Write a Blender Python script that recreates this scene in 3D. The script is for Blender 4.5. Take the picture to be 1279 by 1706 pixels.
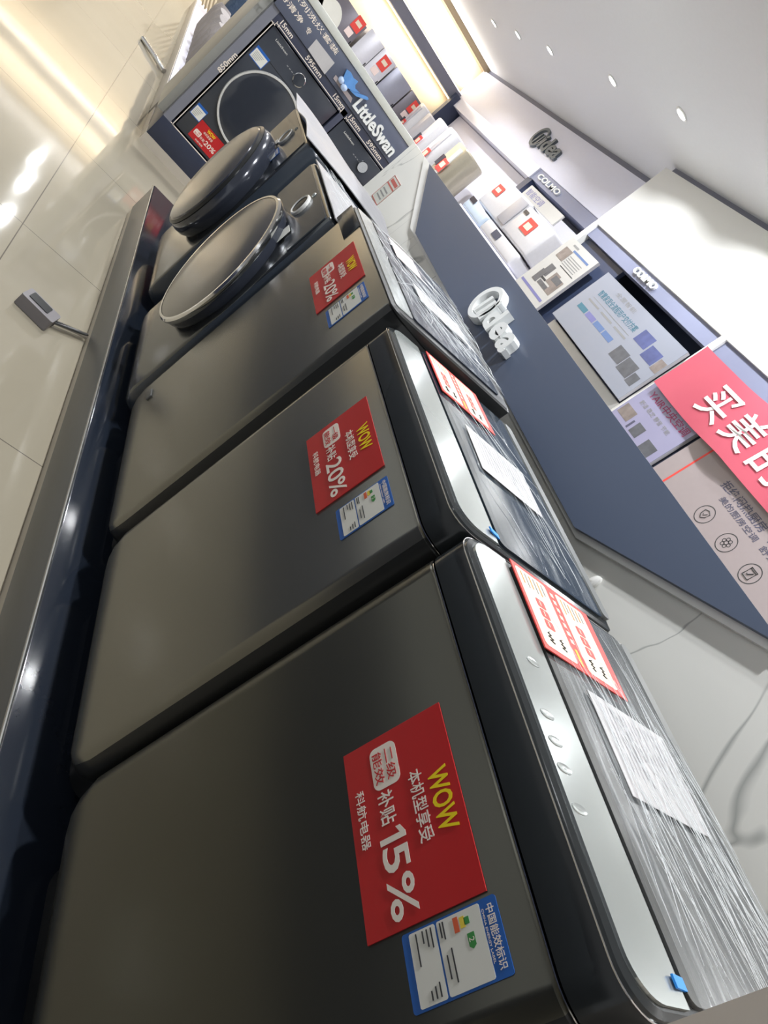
import bpy, bmesh, math, random
from mathutils import Vector, Matrix
random.seed(7)
for o in list(bpy.data.objects): bpy.data.objects.remove(o)
scene = bpy.context.scene
COL = scene.collection
H = 1.29                                   # eye height above the floor
# ------------------------------------------------------------------ camera
cam_d = bpy.data.cameras.new('camera'); cam = bpy.data.objects.new('camera', cam_d); COL.objects.link(cam)
cam_d.sensor_fit = 'AUTO'; cam_d.sensor_width = 36; cam_d.lens = 36*1211.08/1706
cam_d.clip_start = 0.02; cam_d.clip_end = 100
cam.matrix_world = Matrix(((0.15625545, -0.63809496, 0.75393571, 0),
                           (0.59837364, -0.54614053, -0.58624185, 0),
                           (0.78583282, 0.54273874, 0.29648177, H), (0, 0, 0, 1)))
scene.camera = cam
# ------------------------------------------------------------------ colour management, world
vs = scene.view_settings
vs.view_transform = 'Standard'; vs.look = 'None'; vs.gamma = 1; vs.use_curve_mapping = False
vs.exposure = 0.2
world = bpy.data.worlds.new('world'); scene.world = world; world.use_nodes = True
wb = world.node_tree.nodes['Background']
wb.inputs[0].default_value = (0.94, 0.97, 1.0, 1); wb.inputs[1].default_value = 0.56
DOWNLIGHT_W = 24.0
ROW_WALL = [-10.93, -9.88, -8.72, -7.02, -5.70, -4.47, -3.2, -1.9, -0.6]      # row in front of the display cabinets, y = 2.92
ROW_AISLE = [(-12.1, .37), (-11.05, .42), (-9.74, .45), (-7.4, .5), (-5.6, .4), (-3.9, .34), (-2.3, .34), (-0.9, .42)]
ROW_FAR = [(-12.0, -2.4), (-9.5, -2.4), (-7.0, -2.4), (-4.5, -2.4), (-2.0, -2.8)]
CEIL = 3.06
def lamp(kind, name, loc, watt, size=.1, col=(1, .97, .93), rot=(0, 0, 0), **kw):
    d = bpy.data.lights.new(name, kind); d.energy = watt; d.color = col
    if kind == 'AREA': d.shape = kw.get('shape', 'DISK'); d.size = size; d.spread = math.radians(kw.get('spread', 150))
    if kind == 'AREA' and 'size_y' in kw: d.size_y = kw['size_y']
    o = bpy.data.objects.new(name, d); o.location = loc; o.rotation_euler = rot; COL.objects.link(o); return o
# ------------------------------------------------------------------ materials
def lin(c):
    return tuple((v/12.92 if v <= .04045 else ((v+.055)/1.055)**2.4) for v in [x/255 for x in c]) + (1,)
MATS = {}
def mat(name, rgb, rough=.5, metal=0, emit=0, spec=.5, coat=0, noise=.06, nscale=30, bump=0, alpha=1, bscale=None, stretch=(1, 1, 1), trans=0, emit_rgb=None):
    m = bpy.data.materials.new(name); m.use_nodes = True; nt = m.node_tree; b = nt.nodes['Principled BSDF']
    c = lin(rgb)
    b.inputs['Roughness'].default_value = rough; b.inputs['Metallic'].default_value = metal
    b.inputs['Specular IOR Level'].default_value = spec; b.inputs['Coat Weight'].default_value = coat
    b.inputs['Coat Roughness'].default_value = .08; b.inputs['Alpha'].default_value = alpha
    b.inputs['Transmission Weight'].default_value = trans
    tc = nt.nodes.new('ShaderNodeTexCoord'); mp = nt.nodes.new('ShaderNodeMapping'); mp.inputs['Scale'].default_value = stretch
    n = nt.nodes.new('ShaderNodeTexNoise'); n.inputs['Scale'].default_value = nscale; n.inputs['Detail'].default_value = 3
    nt.links.new(tc.outputs['Object'], mp.inputs['Vector']); nt.links.new(mp.outputs['Vector'], n.inputs['Vector'])
    mx = nt.nodes.new('ShaderNodeMix'); mx.data_type = 'RGBA'
    mx.inputs['A'].default_value = tuple(max(0, v*(1-noise)) for v in c[:3])+(1,)
    mx.inputs['B'].default_value = tuple(min(1, v*(1+noise)) for v in c[:3])+(1,)
    nt.links.new(n.outputs['Fac'], mx.inputs['Factor']); nt.links.new(mx.outputs['Result'], b.inputs['Base Color'])
    if bump:
        bp = nt.nodes.new('ShaderNodeBump'); bp.inputs['Strength'].default_value = bump; bp.inputs['Distance'].default_value = .01
        n2 = nt.nodes.new('ShaderNodeTexNoise'); n2.inputs['Scale'].default_value = bscale or nscale; n2.inputs['Detail'].default_value = 2
        nt.links.new(mp.outputs['Vector'], n2.inputs['Vector'])
        nt.links.new(n2.outputs['Fac'], bp.inputs['Height']); nt.links.new(bp.outputs['Normal'], b.inputs['Normal'])
    if emit:
        b.inputs['Emission Color'].default_value = lin(emit_rgb or rgb); b.inputs['Emission Strength'].default_value = emit
    MATS[name] = m; return m
def marble():
    m = mat('marble', (234, 234, 228), .22, noise=.03, nscale=3)
    nt = m.node_tree; b = nt.nodes['Principled BSDF']; L = nt.links
    tc = nt.nodes.new('ShaderNodeTexCoord'); mp = nt.nodes.new('ShaderNodeMapping')
    mp.inputs['Rotation'].default_value = (0, .5, 0); mp.inputs['Scale'].default_value = (2.4, 1, .9); mp.inputs['Location'].default_value = (.35, 0, .2)
    n = nt.nodes.new('ShaderNodeTexNoise'); n.inputs['Scale'].default_value = 1.1; n.inputs['Detail'].default_value = 4; n.inputs['Distortion'].default_value = .8
    L.new(tc.outputs['Object'], mp.inputs['Vector']); L.new(mp.outputs['Vector'], n.inputs['Vector'])
    s = nt.nodes.new('ShaderNodeMath'); s.operation = 'SUBTRACT'; s.inputs[1].default_value = .52; L.new(n.outputs['Fac'], s.inputs[0])
    a = nt.nodes.new('ShaderNodeMath'); a.operation = 'ABSOLUTE'; L.new(s.outputs[0], a.inputs[0])
    r = nt.nodes.new('ShaderNodeValToRGB'); r.color_ramp.elements[0].position = 0; r.color_ramp.elements[0].color = (1, 1, 1, 1)
    r.color_ramp.elements[1].position = .011; r.color_ramp.elements[1].color = (0, 0, 0, 1); L.new(a.outputs[0], r.inputs['Fac'])
    n2 = nt.nodes.new('ShaderNodeTexNoise'); n2.inputs['Scale'].default_value = 2.3; L.new(tc.outputs['Object'], n2.inputs['Vector'])
    r2 = nt.nodes.new('ShaderNodeValToRGB'); r2.color_ramp.elements[0].position = .40; r2.color_ramp.elements[1].position = .56
    L.new(n2.outputs['Fac'], r2.inputs['Fac'])
    mu = nt.nodes.new('ShaderNodeMath'); mu.operation = 'MULTIPLY'; L.new(r.outputs['Color'], mu.inputs[0]); L.new(r2.outputs['Color'], mu.inputs[1])
    mu2 = nt.nodes.new('ShaderNodeMath'); mu2.operation = 'MULTIPLY'; mu2.inputs[1].default_value = .8; L.new(mu.outputs[0], mu2.inputs[0])
    mx = nt.nodes.new('ShaderNodeMix'); mx.data_type = 'RGBA'; mx.inputs['A'].default_value = lin((234, 234, 228)); mx.inputs['B'].default_value = lin((158, 161, 158))
    L.new(mu2.outputs[0], mx.inputs['Factor']); L.new(mx.outputs['Result'], b.inputs['Base Color'])
    return m
def floor_tile():
    m = mat('floor_tile', (164, 157, 141), .07, noise=.05, nscale=1.5, spec=.5)
    nt = m.node_tree; b = nt.nodes['Principled BSDF']; L = nt.links
    tc = nt.nodes.new('ShaderNodeTexCoord'); br = nt.nodes.new('ShaderNodeTexBrick'); mp = nt.nodes.new('ShaderNodeMapping')
    mp.inputs['Location'].default_value = (.57, -.198, 0)
    L.new(tc.outputs['Object'], mp.inputs['Vector']); L.new(mp.outputs['Vector'], br.inputs['Vector'])
    br.offset = 0; br.inputs['Scale'].default_value = 1; br.inputs['Mortar Size'].default_value = .0022; br.inputs['Mortar Smooth'].default_value = .2
    br.inputs['Brick Width'].default_value = 1.2; br.inputs['Row Height'].default_value = 1.2
    n = nt.nodes.new('ShaderNodeTexNoise'); n.inputs['Scale'].default_value = 1.4; n.inputs['Detail'].default_value = 4; L.new(tc.outputs['Object'], n.inputs['Vector'])
    mx = nt.nodes.new('ShaderNodeMix'); mx.data_type = 'RGBA'; mx.inputs['A'].default_value = lin((150, 142, 124)); mx.inputs['B'].default_value = lin((160, 153, 136))
    L.new(n.outputs['Fac'], mx.inputs['Factor']); L.new(mx.outputs['Result'], br.inputs['Color1']); L.new(mx.outputs['Result'], br.inputs['Color2'])
    br.inputs['Mortar'].default_value = lin((100, 94, 84)); L.new(br.outputs['Color'], b.inputs['Base Color'])
    n3 = nt.nodes.new('ShaderNodeTexNoise'); n3.inputs['Scale'].default_value = 5; L.new(tc.outputs['Object'], n3.inputs['Vector'])
    bp = nt.nodes.new('ShaderNodeBump'); bp.inputs['Strength'].default_value = .02; bp.inputs['Distance'].default_value = .02
    L.new(n3.outputs['Fac'], bp.inputs['Height']); L.new(bp.outputs['Normal'], b.inputs['Normal'])
    return m
def film_mat(name, lo, hi, sx, sy, rgb=(225, 230, 232), rough=.14):
    m = bpy.data.materials.new(name); m.use_nodes = True; nt = m.node_tree; L = nt.links; b = nt.nodes['Principled BSDF']
    b.inputs['Base Color'].default_value = lin(rgb); b.inputs['Roughness'].default_value = rough; b.inputs['Specular IOR Level'].default_value = .8
    tc = nt.nodes.new('ShaderNodeTexCoord'); mp = nt.nodes.new('ShaderNodeMapping'); mp.inputs['Scale'].default_value = (sx, sy, 1); mp.inputs['Rotation'].default_value = (0, 0, .12)
    n = nt.nodes.new('ShaderNodeTexNoise'); n.inputs['Scale'].default_value = 1; n.inputs['Detail'].default_value = 4; n.inputs['Distortion'].default_value = .6
    L.new(tc.outputs['Object'], mp.inputs['Vector']); L.new(mp.outputs['Vector'], n.inputs['Vector'])
    r = nt.nodes.new('ShaderNodeValToRGB'); r.color_ramp.elements[0].position = .5; r.color_ramp.elements[1].position = .8
    r.color_ramp.elements[0].color = (lo,)*3+(1,); r.color_ramp.elements[1].color = (hi,)*3+(1,)
    L.new(n.outputs['Fac'], r.inputs['Fac']); L.new(r.outputs['Color'], b.inputs['Alpha'])
    bp = nt.nodes.new('ShaderNodeBump'); bp.inputs['Strength'].default_value = .55; bp.inputs['Distance'].default_value = .006
    L.new(n.outputs['Fac'], bp.inputs['Height']); L.new(bp.outputs['Normal'], b.inputs['Normal'])
    MATS[name] = m; return m
marble(); floor_tile()
film_mat('film_fine', .10, .55, 6, 170); film_mat('film_loose', .03, .42, 22, 60); film_mat('film_clear', .03, .28, 8, 40)
mat('steel_shaded', (92, 91, 83), .28, .85, noise=.03, nscale=8)  # steel darkened in colour for the dim, dark-reflecting front of the nearest washer
mat('steel_mid', (128, 127, 119), .25, .85, noise=.03, nscale=8)
mat('steel_front', (94, 97, 98), .16, .9, noise=.03, nscale=8)
mat('gloss_dark', (44, 47, 48), .16, 0, spec=.35, coat=0)
mat('base_dark', (20, 22, 24), .45)
mat('chrome', (225, 225, 225), .12, 1); mat('ring_silver', (214, 214, 210), .4, .3)
mat('silver_panel', (178, 183, 180), .16, .55, noise=.05, nscale=6)
mat('lid_glass', (78, 80, 80), .12, 0, coat=.4)
mat('lid_navy', (38, 50, 62), .1, 0, coat=.5)
mat('lid_black', (44, 50, 62), .12, 0, coat=.4)
mat('gap_black', (10, 10, 10), .5)
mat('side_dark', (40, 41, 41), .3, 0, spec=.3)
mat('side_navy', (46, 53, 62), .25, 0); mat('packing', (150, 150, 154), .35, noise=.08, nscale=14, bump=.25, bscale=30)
mat('rear_plastic', (120, 122, 120), .3)
mat('tape_blue', (36, 142, 236), .5)
mat('tape_grey', (92, 93, 92), .5)
mat('plinth_top', (32, 38, 48), .12, 0, coat=.4)
mat('plinth_face', (92, 93, 92), .4, .1, stretch=(1, 1, 12))
mat('plinth_kick', (186, 178, 164), .35)
mat('plinth_edge', (190, 190, 186), .2, .9)
mat('red_card', (186, 30, 34), .4, noise=.03)
mat('white_print', (236, 226, 214), .5, noise=.01)
mat('yellow_print', (240, 214, 20), .5, noise=.01)
mat('red_print', (196, 40, 44), .5, noise=.01)
mat('label_blue', (38, 96, 176), .4, noise=.02)
mat('label_white', (222, 222, 214), .45, noise=.02)
mat('ink', (58, 58, 60), .6, noise=.02)
mat('ink_green', (60, 140, 70), .6); mat('ink_red', (214, 96, 60), .6); mat('ink_yellow', (226, 200, 70), .6); mat('ink_grey', (140, 140, 140), .6)
mat('card_cream', (232, 218, 196), .5, noise=.02); mat('card_red', (232, 74, 66), .5, noise=.03); mat('notice_red', (186, 96, 88), .5); mat('card_orange', (246, 150, 60), .5)
mat('paper', (190, 188, 188), .55, noise=.03, nscale=60, bump=.1)
mat('paper_pink', (240, 220, 216), .55, noise=.03)
mat('navy_panel', (82, 93, 114), .38, noise=.03, nscale=4)
mat('acrylic_white', (244, 244, 240), .25)
mat('wall_white', (236, 236, 250), .5, noise=.02)
mat('gloss_white', (236, 236, 232), .28, noise=.01)
mat('ceiling_paint', (222, 224, 230), .75, noise=.02)
mat('wall_beige', (208, 198, 186), .5, noise=.03)
mat('wall_warm', (240, 226, 200), .5, noise=.03)
mat('dark_soffit_and_gap', (120, 122, 138), .5)
mat('brown_trim', (132, 116, 92), .5)
mat('wall_grey', (120, 118, 114), .6)
mat('led_warm', (255, 232, 190), .5, emit=9, emit_rgb=(255, 226, 178)); mat('led_white', (255, 250, 240), .5, emit=7)
mat('lamp_lens', (255, 255, 252), .4, emit=22)
mat('slate', (134, 139, 164), .4, noise=.02); mat('navy', (56, 66, 92), .4, noise=.03); mat('navy_dark', (48, 54, 72), .35)
mat('silver_white', (236, 237, 250), .3, .2)
mat('letter_white', (236, 238, 236), .3); mat('letter_silver', (176, 182, 184), .2, .7); mat('letter_grey', (90, 98, 104), .35)
mat('unit_white', (208, 207, 211), .3); mat('unit_grey', (176, 174, 180), .35); mat('unit_champagne', (178, 170, 152), .28, .5); mat('unit_blue', (196, 212, 230), .3)
mat('screen_dark', (58, 58, 66), .15)
mat('fridge_light', (206, 206, 214), .35, .3); mat('fridge_grey', (150, 152, 166), .3, .4); mat('fridge_dark', (112, 108, 116), .3, .3)
mat('poster_grey', (146, 151, 164), .35, noise=.05, nscale=2); mat('poster_white', (192, 191, 188), .4, noise=.03)
mat('poster_beige', (160, 149, 149), .4, noise=.03); mat('poster_lilac', (150, 148, 176), .4, noise=.12, nscale=2)
mat('teal_print', (70, 118, 136), .5); mat('blue_print', (96, 120, 164), .5); mat('violet_print', (118, 118, 168), .5); mat('dark_print', (84, 84, 104), .5)
mat('photo_dark', (92, 94, 100), .4, noise=.5, nscale=14); mat('photo_blue', (84, 92, 138), .4, noise=.4, nscale=14); mat('photo_brown', (132, 122, 118), .4, noise=.5, nscale=16)
mat('magenta_print', (156, 60, 104), .5)
mat('banner_red', (196, 86, 104), .55, noise=.03, nscale=5)
mat('ls_face', (62, 66, 84), .35, noise=.03); mat('ls_side', (122, 124, 134), .4); mat('ls_edge', (166, 166, 160), .35)
mat('ls_header', (92, 98, 116), .4, noise=.03); mat('ls_washer', (62, 66, 74), .18, .2); mat('ls_glass', (50, 54, 62), .1, coat=.5)
mat('ledge_white', (206, 208, 200), .3)
mat('swan_blue', (96, 150, 214), .25, noise=.25, nscale=20); mat('swan_pale', (186, 208, 240), .3); mat('swan_base', (188, 176, 176), .4)
mat('door_face', (142, 140, 137), .22, .75, noise=.05, nscale=5); mat('door_dark', (52, 56, 66), .15, .2, coat=.4)
mat('front_panel', (50, 56, 64), .16, 0, spec=.4)
mat('box_grey', (124, 120, 122), .4); mat('towel_grey', (158, 152, 150), .8, bump=.4, bscale=80); mat('plinth_pale', (196, 190, 180), .4); mat('shelf_white', (214, 214, 226), .4)
mat('wrap_blue', (66, 82, 104), .15, .1, bump=.6, bscale=20)
mat('straw', (176, 160, 128), .7)
M = MATS
# ------------------------------------------------------------------ mesh builder
class MB:
    def __init__(s): s.v = []; s.f = []; s.mi = []; s.mats = []; s.sm = []
    def slot(s, m):
        if m not in s.mats: s.mats.append(m)
        return s.mats.index(m)
    def add(s, vs, fs, m, smooth=False):
        k = len(s.v); s.v += [tuple(p) for p in vs]; i = s.slot(m)
        for f in fs: s.f.append(tuple(k+j for j in f)); s.mi.append(i); s.sm.append(smooth)
        return s
    def box(s, x0, x1, y0, y1, z0, z1, m, bev=0, seg=2):
        bm = bmesh.new(); bmesh.ops.create_cube(bm, size=1)
        for v in bm.verts: v.co = Vector(((x0+x1)/2+v.co.x*(x1-x0), (y0+y1)/2+v.co.y*(y1-y0), (z0+z1)/2+v.co.z*(z1-z0)))
        if bev: bmesh.ops.bevel(bm, geom=bm.edges[:], offset=bev, segments=seg, affect='EDGES', profile=.5)
        s.add([v.co for v in bm.verts], [[v.index for v in f.verts] for f in bm.faces], m, bev > 0) if not bm.verts.index_update() else 0
        bm.free(); return s
    def loft(s, rings, m, cap0=True, cap1=True, smooth=True, close=True, dark=None):
        n = len(rings[0]); vs = [p for r in rings for p in r]; fs = []
        for a in range(len(rings)-1):
            for i in range(n if close else n-1):
                j = (i+1) % n; fs.append((a*n+i, a*n+j, (a+1)*n+j, (a+1)*n+i))
        k0 = len(s.f); s.add(vs, fs, m, smooth)
        if dark:                               # (first, last, material): dark side; corner tone stands in for a reflection
            di = s.slot(dark[2])
            for q in range(k0, len(s.f)):
                if dark[0] <= (q-k0) % n <= dark[1]: s.mi[q] = di
        if cap0: s.add(rings[0], [tuple(reversed(range(n)))], m)
        if cap1: s.add(rings[-1], [tuple(range(n))], m)
        return s
    def tube(s, path, r, m, n=8, caps=True):
        path = [Vector(p) for p in path]; rings = []
        for i, p in enumerate(path):
            t = (path[min(i+1, len(path)-1)]-path[max(i-1, 0)]).normalized()
            u = t.cross(Vector((0, 0, 1)) if abs(t.z) < .9 else Vector((1, 0, 0))).normalized(); w = t.cross(u)
            rr = r[i] if isinstance(r, (list, tuple)) else r
            rings.append([p+(u*math.cos(2*math.pi*k/n)+w*math.sin(2*math.pi*k/n))*rr for k in range(n)])
        return s.loft(rings, m, caps, caps)
    def lathe(s, c, axis, prof, m, n=48, sx=1, sy=1, cap0=False, cap1=False):
        """prof: list of (radius, distance along axis)"""
        ax = Vector(axis).normalized(); u = ax.cross(Vector((0, 0, 1)) if abs(ax.z) < .9 else Vector((1, 0, 0))).normalized(); w = ax.cross(u)
        rings = [[Vector(c)+ax*d+(u*math.cos(2*math.pi*k/n)*sx+w*math.sin(2*math.pi*k/n)*sy)*r for k in range(n)] for r, d in prof]
        return s.loft(rings, m, cap0, cap1)
    def poly(s, pts, fr, th, m, n0=0):
        """flat outline pts (2d) in frame fr, from normal offset n0 to n0+th"""
        n = len(pts)
        a = [fr(x, y, n0) for x, y in pts]; b = [fr(x, y, n0+th) for x, y in pts]
        s.add(a, [tuple(reversed(range(n)))], m); s.add(b, [tuple(range(n))], m)
        s.add(a+b, [(i, (i+1) % n, n+(i+1) % n, n+i) for i in range(n)], m); return s
    def rect(s, x0, x1, y0, y1, fr, m, n0=.0006, th=.0004):
        return s.poly([(x0, y0), (x1, y0), (x1, y1), (x0, y1)], fr, th, m, n0)
    def rrect(s, x0, x1, y0, y1, r, fr, m, n0=.0006, th=.0004):
        return s.poly(rr2(x0, x1, y0, y1, r), fr, th, m, n0)
    def text(s, body, x0, x1, y0, y1, fr, m, n0=.001, depth=.0006, bold=0, keep=False):
        vs, fs = glyphs(body, bold, depth)
        xs = [p[0] for p in vs]; ys = [p[1] for p in vs]; ax, bx, ay, by = min(xs), max(xs), min(ys), max(ys)
        kx = (x1-x0)/(bx-ax); ky = (y1-y0)/(by-ay)
        s.add([fr(x0+(p[0]-ax)*kx, y0+(p[1]-ay)*ky, n0+(depth if p[2] > 0 else 0)) for p in vs], fs, m); return s
    def build(s, name, parent=None, origin=None, label=None):
        me = bpy.data.meshes.new(name)
        if parent is not None:
            r = parent
            while r.parent: r = r.parent
            org = Vector(r.location)
        elif origin is not None: org = Vector(origin)
        else:
            xs, ys, zs = zip(*s.v); org = Vector(((min(xs)+max(xs))/2, (min(ys)+max(ys))/2, min(zs)))
        me.from_pydata([Vector(p)-org for p in s.v], [], s.f)
        for m in s.mats: me.materials.append(MATS[m])
        for p, i, sm in zip(me.polygons, s.mi, s.sm): p.material_index = i; p.use_smooth = sm
        me.validate(); bm = bmesh.new(); bm.from_mesh(me); bmesh.ops.recalc_face_normals(bm, faces=bm.faces); bm.to_mesh(me); bm.free()
        if any(s.sm):
            try: me.set_sharp_from_angle(angle=math.radians(38))
            except Exception: pass
        o = bpy.data.objects.new(name, me); COL.objects.link(o)
        if parent is not None: o.parent = parent
        else: o.location = org
        if label: o['label'] = label
        return o
_g = {}
def glyphs(body, bold, depth):
    k = (body, bold, depth > 0)
    if k not in _g:
        c = bpy.data.curves.new('t', 'FONT'); c.body = body; c.size = 1; c.offset = bold; c.extrude = .01; c.resolution_u = 3
        o = bpy.data.objects.new('t', c); COL.objects.link(o); dg = bpy.context.evaluated_depsgraph_get(); dg.update()
        me = bpy.data.meshes.new_from_object(o.evaluated_get(dg))
        _g[k] = ([tuple(v.co) for v in me.vertices], [tuple(p.vertices) for p in me.polygons])
        bpy.data.objects.remove(o); bpy.data.curves.remove(c); bpy.data.meshes.remove(me)
    return _g[k]
def rr2(x0, x1, y0, y1, r, n=6):
    out = []
    for cx, cy, a in ((x1-r, y0+r, -90), (x1-r, y1-r, 0), (x0+r, y1-r, 90), (x0+r, y0+r, 180)):
        for i in range(n+1):
            t = math.radians(a+90*i/n); out.append((cx+r*math.cos(t), cy+r*math.sin(t)))
    return out
def fr_front(x, z, y):          # surface facing -y, origin at its lower left
    return lambda a, b, n: (x+a, y-n, z+b)
def fr_right(y, z, x):          # surface facing +x
    return lambda a, b, n: (x+n, y+a, z+b)
def fr_top(x, y, zf, rot=0):    # on a top surface z = zf(x, y)
    c, s_ = math.cos(rot), math.sin(rot)
    def f(a, b, n):
        X = x+a*c-b*s_; Y = y+a*s_+b*c
        return (X, Y, zf(X, Y)+n)
    return f
def thing(name, label, cat, loc, group=None):
    o = bpy.data.objects.new(name, None); o.empty_display_size = .1; COL.objects.link(o); o.location = loc
    o['label'] = label; o['category'] = cat
    if group: o['group'] = group
    return o
def tag(o, label, cat, group=None):
    o['label'] = label; o['category'] = cat
    if group: o['group'] = group
    return o
def struct(o): o['kind'] = 'structure'; return o
# ------------------------------------------------------------------ the shell
struct(MB().box(-13.7, 4, -7, 5, -.1, 0, 'floor_tile').build('floor', origin=(0, 0, 0)))
struct(MB().box(-13.7, 4, -7, 5, CEIL, CEIL+.1, 'ceiling_paint').build('ceiling'))
struct(MB().box(-13.75, -13.6, -7, 5, 0, CEIL, 'wall_warm').build('wall_end'))
struct(MB().box(-13.6, 4, 4.6, 4.75, 0, CEIL, 'wall_white').build('wall_back'))
struct(MB().box(-13.6, -13.25, -7, 4.1, 2.30, 2.47, 'dark_soffit_and_gap').build('trim_1'))
struct(MB().box(-13.6, -13.35, -7, 4.1, 2.97, CEIL, 'brown_trim').build('trim_2'))
struct(MB().box(-13.35, -6.42, 4.09, 4.6, 2.992, CEIL, 'dark_soffit_and_gap').build('gap_shade_1'))  # dark fill box, its colour stands in for shade above the fascia
struct(MB().box(-6.38, 1.5, 3.65, 4.6, 3.002, CEIL, 'dark_soffit_and_gap').build('gap_shade_2'))  # same dark fill for the shaded gap above the white header
struct(MB().box(-7.5, 2.0, -1.2, -1.05, 0, 1.1, 'navy_dark').build('added_dark_wall'))  # unseen half wall, added to put dark reflections in the washer fronts
# light coves of the end wall
for i, (z, x, m_) in enumerate(((2.285, -13.50, 'led_warm'), (2.485, -13.50, 'led_white'))):
    tag(MB().box(x, x+.03, -6.5, 4.05, z, z+.012, m_).build('led_strip'), ('warm light strip glowing under the grey soffit of the far wall', 'white light strip glowing on top of the grey soffit of the far wall')[i], 'light')
lamp('AREA', 'cove_light_lower', (-13.42, 0, 2.28), 45, .06, (1, .90, .75), (0, 0, 0), shape='RECTANGLE', size_y=8, spread=170)
lamp('AREA', 'cove_light_upper', (-13.42, 0, 2.52), 90, .06, (1, .94, .84), (math.pi, 0, 0), shape='RECTANGLE', size_y=8, spread=170)
# marble half wall behind the machines
struct(MB().box(-3.86, 1.6, 1.2, 1.34, 0, 1.332, 'marble').build('wall_rear', origin=(-1, 1.2, 0)))
struct(MB().box(-.1215, -.04, .6, 1.2, 0, 1.332, 'wall_beige').build('wall_right'))
# ------------------------------------------------------------------ downlights
n_l = 0
def downlight(x, y, label, grp, w=DOWNLIGHT_W):
    t = thing('downlight', label, 'ceiling light', (x, y, CEIL), grp)
    MB().lathe((x, y, CEIL), (0, 0, -1), [(.062, 0), (.066, .006), (.05, .010), (.046, .004)], 'gloss_white', 32).build('ring', t)
    MB().lathe((x, y, CEIL-.003), (0, 0, -1), [(.047, 0), (.03, .002), (.001, .003)], 'lamp_lens', 32).build('lens', t)
    lamp('AREA', 'downlight_lamp', (x, y, CEIL-.02), w, .09, (.95, .97, 1), spread=150)
nm = ['farthest', 'second farthest', 'third farthest', 'fourth farthest', 'fifth farthest', 'nearest']
for i, x in enumerate(ROW_WALL):
    lab = f'round white recessed downlight, {nm[i]} of the six in the ceiling row' if i < 6 else 'round white recessed downlight over the marble half wall'
    downlight(x, 2.92 + (.1 if i == 5 else 0), lab, 'downlights along the cabinets')
for x, y in ROW_AISLE: downlight(x, y, 'round white recessed downlight over the aisle', 'downlights over the aisle')
for x, y in ROW_FAR: downlight(x, y, 'round white recessed downlight on the far side of the aisle', 'downlights across the aisle', 14)
# ------------------------------------------------------------------ main plinth
def plinth():
    t = thing('display_plinth', 'long low grey display plinth with glossy black top carrying the washing machines', 'plinth', (-1.8, .87, 0))
    MB().box(-3.95, -.125, .55, 1.19, .04, .192, 'plinth_face', .003).build('fascia', t)
    MB().box(-3.945, -.125, .556, 1.19, 0, .04, 'plinth_kick').build('kick_trim', t)
    MB().box(-3.955, -.125, .552, 1.19, .192, .2, 'plinth_top', .002).build('top_board', t)
    MB().tube([(-3.955, .549, .1945), (-.125, .549, .1945)], .0035, 'plinth_edge').build('edge_trim', t)
plinth()
# ------------------------------------------------------------------ top loading washers
K = .133
def rr_ring(x0, x1, y0, y1, r, z, rb=.012):
    """rounded plan outline; z number or function of y"""
    out = []
    for cx, cy, a, rad in ((x1-r, y0+r, -90, r), (x1-rb, y1-rb, 0, rb), (x0+rb, y1-rb, 90, rb), (x0+r, y0+r, 180, r)):
        for i in range(9):
            t = math.radians(a+90*i/8); X = cx+rad*math.cos(t); Y = cy+rad*math.sin(t)
            out.append((X, Y, z(Y) if callable(z) else z))
    return out
def film(parent, x0, x1, y0, y1, zf, m, amp=.002, ridges=30, ridge_m='paper', name='protective_film', seed=1, ang=.15, ln=.14, var=.3):
    rnd = random.Random(seed); mb = MB(); nx, ny = 46, 30; vs = []; fs = []
    ph = [(rnd.uniform(20, 90), rnd.uniform(60, 260), rnd.uniform(0, 6)) for _ in range(5)]
    for j in range(ny+1):
        for i in range(nx+1):
            x = x0+(x1-x0)*i/nx; y = y0+(y1-y0)*j/ny
            e = min(1, 4*min(i/nx, 1-i/nx, j/ny, 1-j/ny)+.2)
            h = sum(math.sin(a*(x+.25*y)*.35+b*(y-ang*x)+c) for a, b, c in ph)/5
            vs.append((x+rnd.uniform(-.001, .001), y, zf(x, y)+.004+amp*(h+1)*e))
    for j in range(ny):
        for i in range(nx): k = j*(nx+1)+i; fs.append((k, k+1, k+nx+2, k+nx+1))
    mb.add(vs, fs, m, True)
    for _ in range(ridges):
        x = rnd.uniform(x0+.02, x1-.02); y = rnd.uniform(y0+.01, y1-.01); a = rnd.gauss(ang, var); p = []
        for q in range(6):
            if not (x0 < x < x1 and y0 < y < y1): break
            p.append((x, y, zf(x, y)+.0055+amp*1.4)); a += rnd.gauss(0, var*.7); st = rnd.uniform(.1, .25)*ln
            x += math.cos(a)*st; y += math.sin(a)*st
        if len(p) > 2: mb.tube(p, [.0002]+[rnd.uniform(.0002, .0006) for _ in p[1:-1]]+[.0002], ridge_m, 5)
    return mb.build(name, parent, label='clear wrinkled plastic film')
mat('film_ridge_glint', (245, 248, 250), .2, 0, alpha=.75)  # white tubes along the wrinkles, highlights put into their colour
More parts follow.
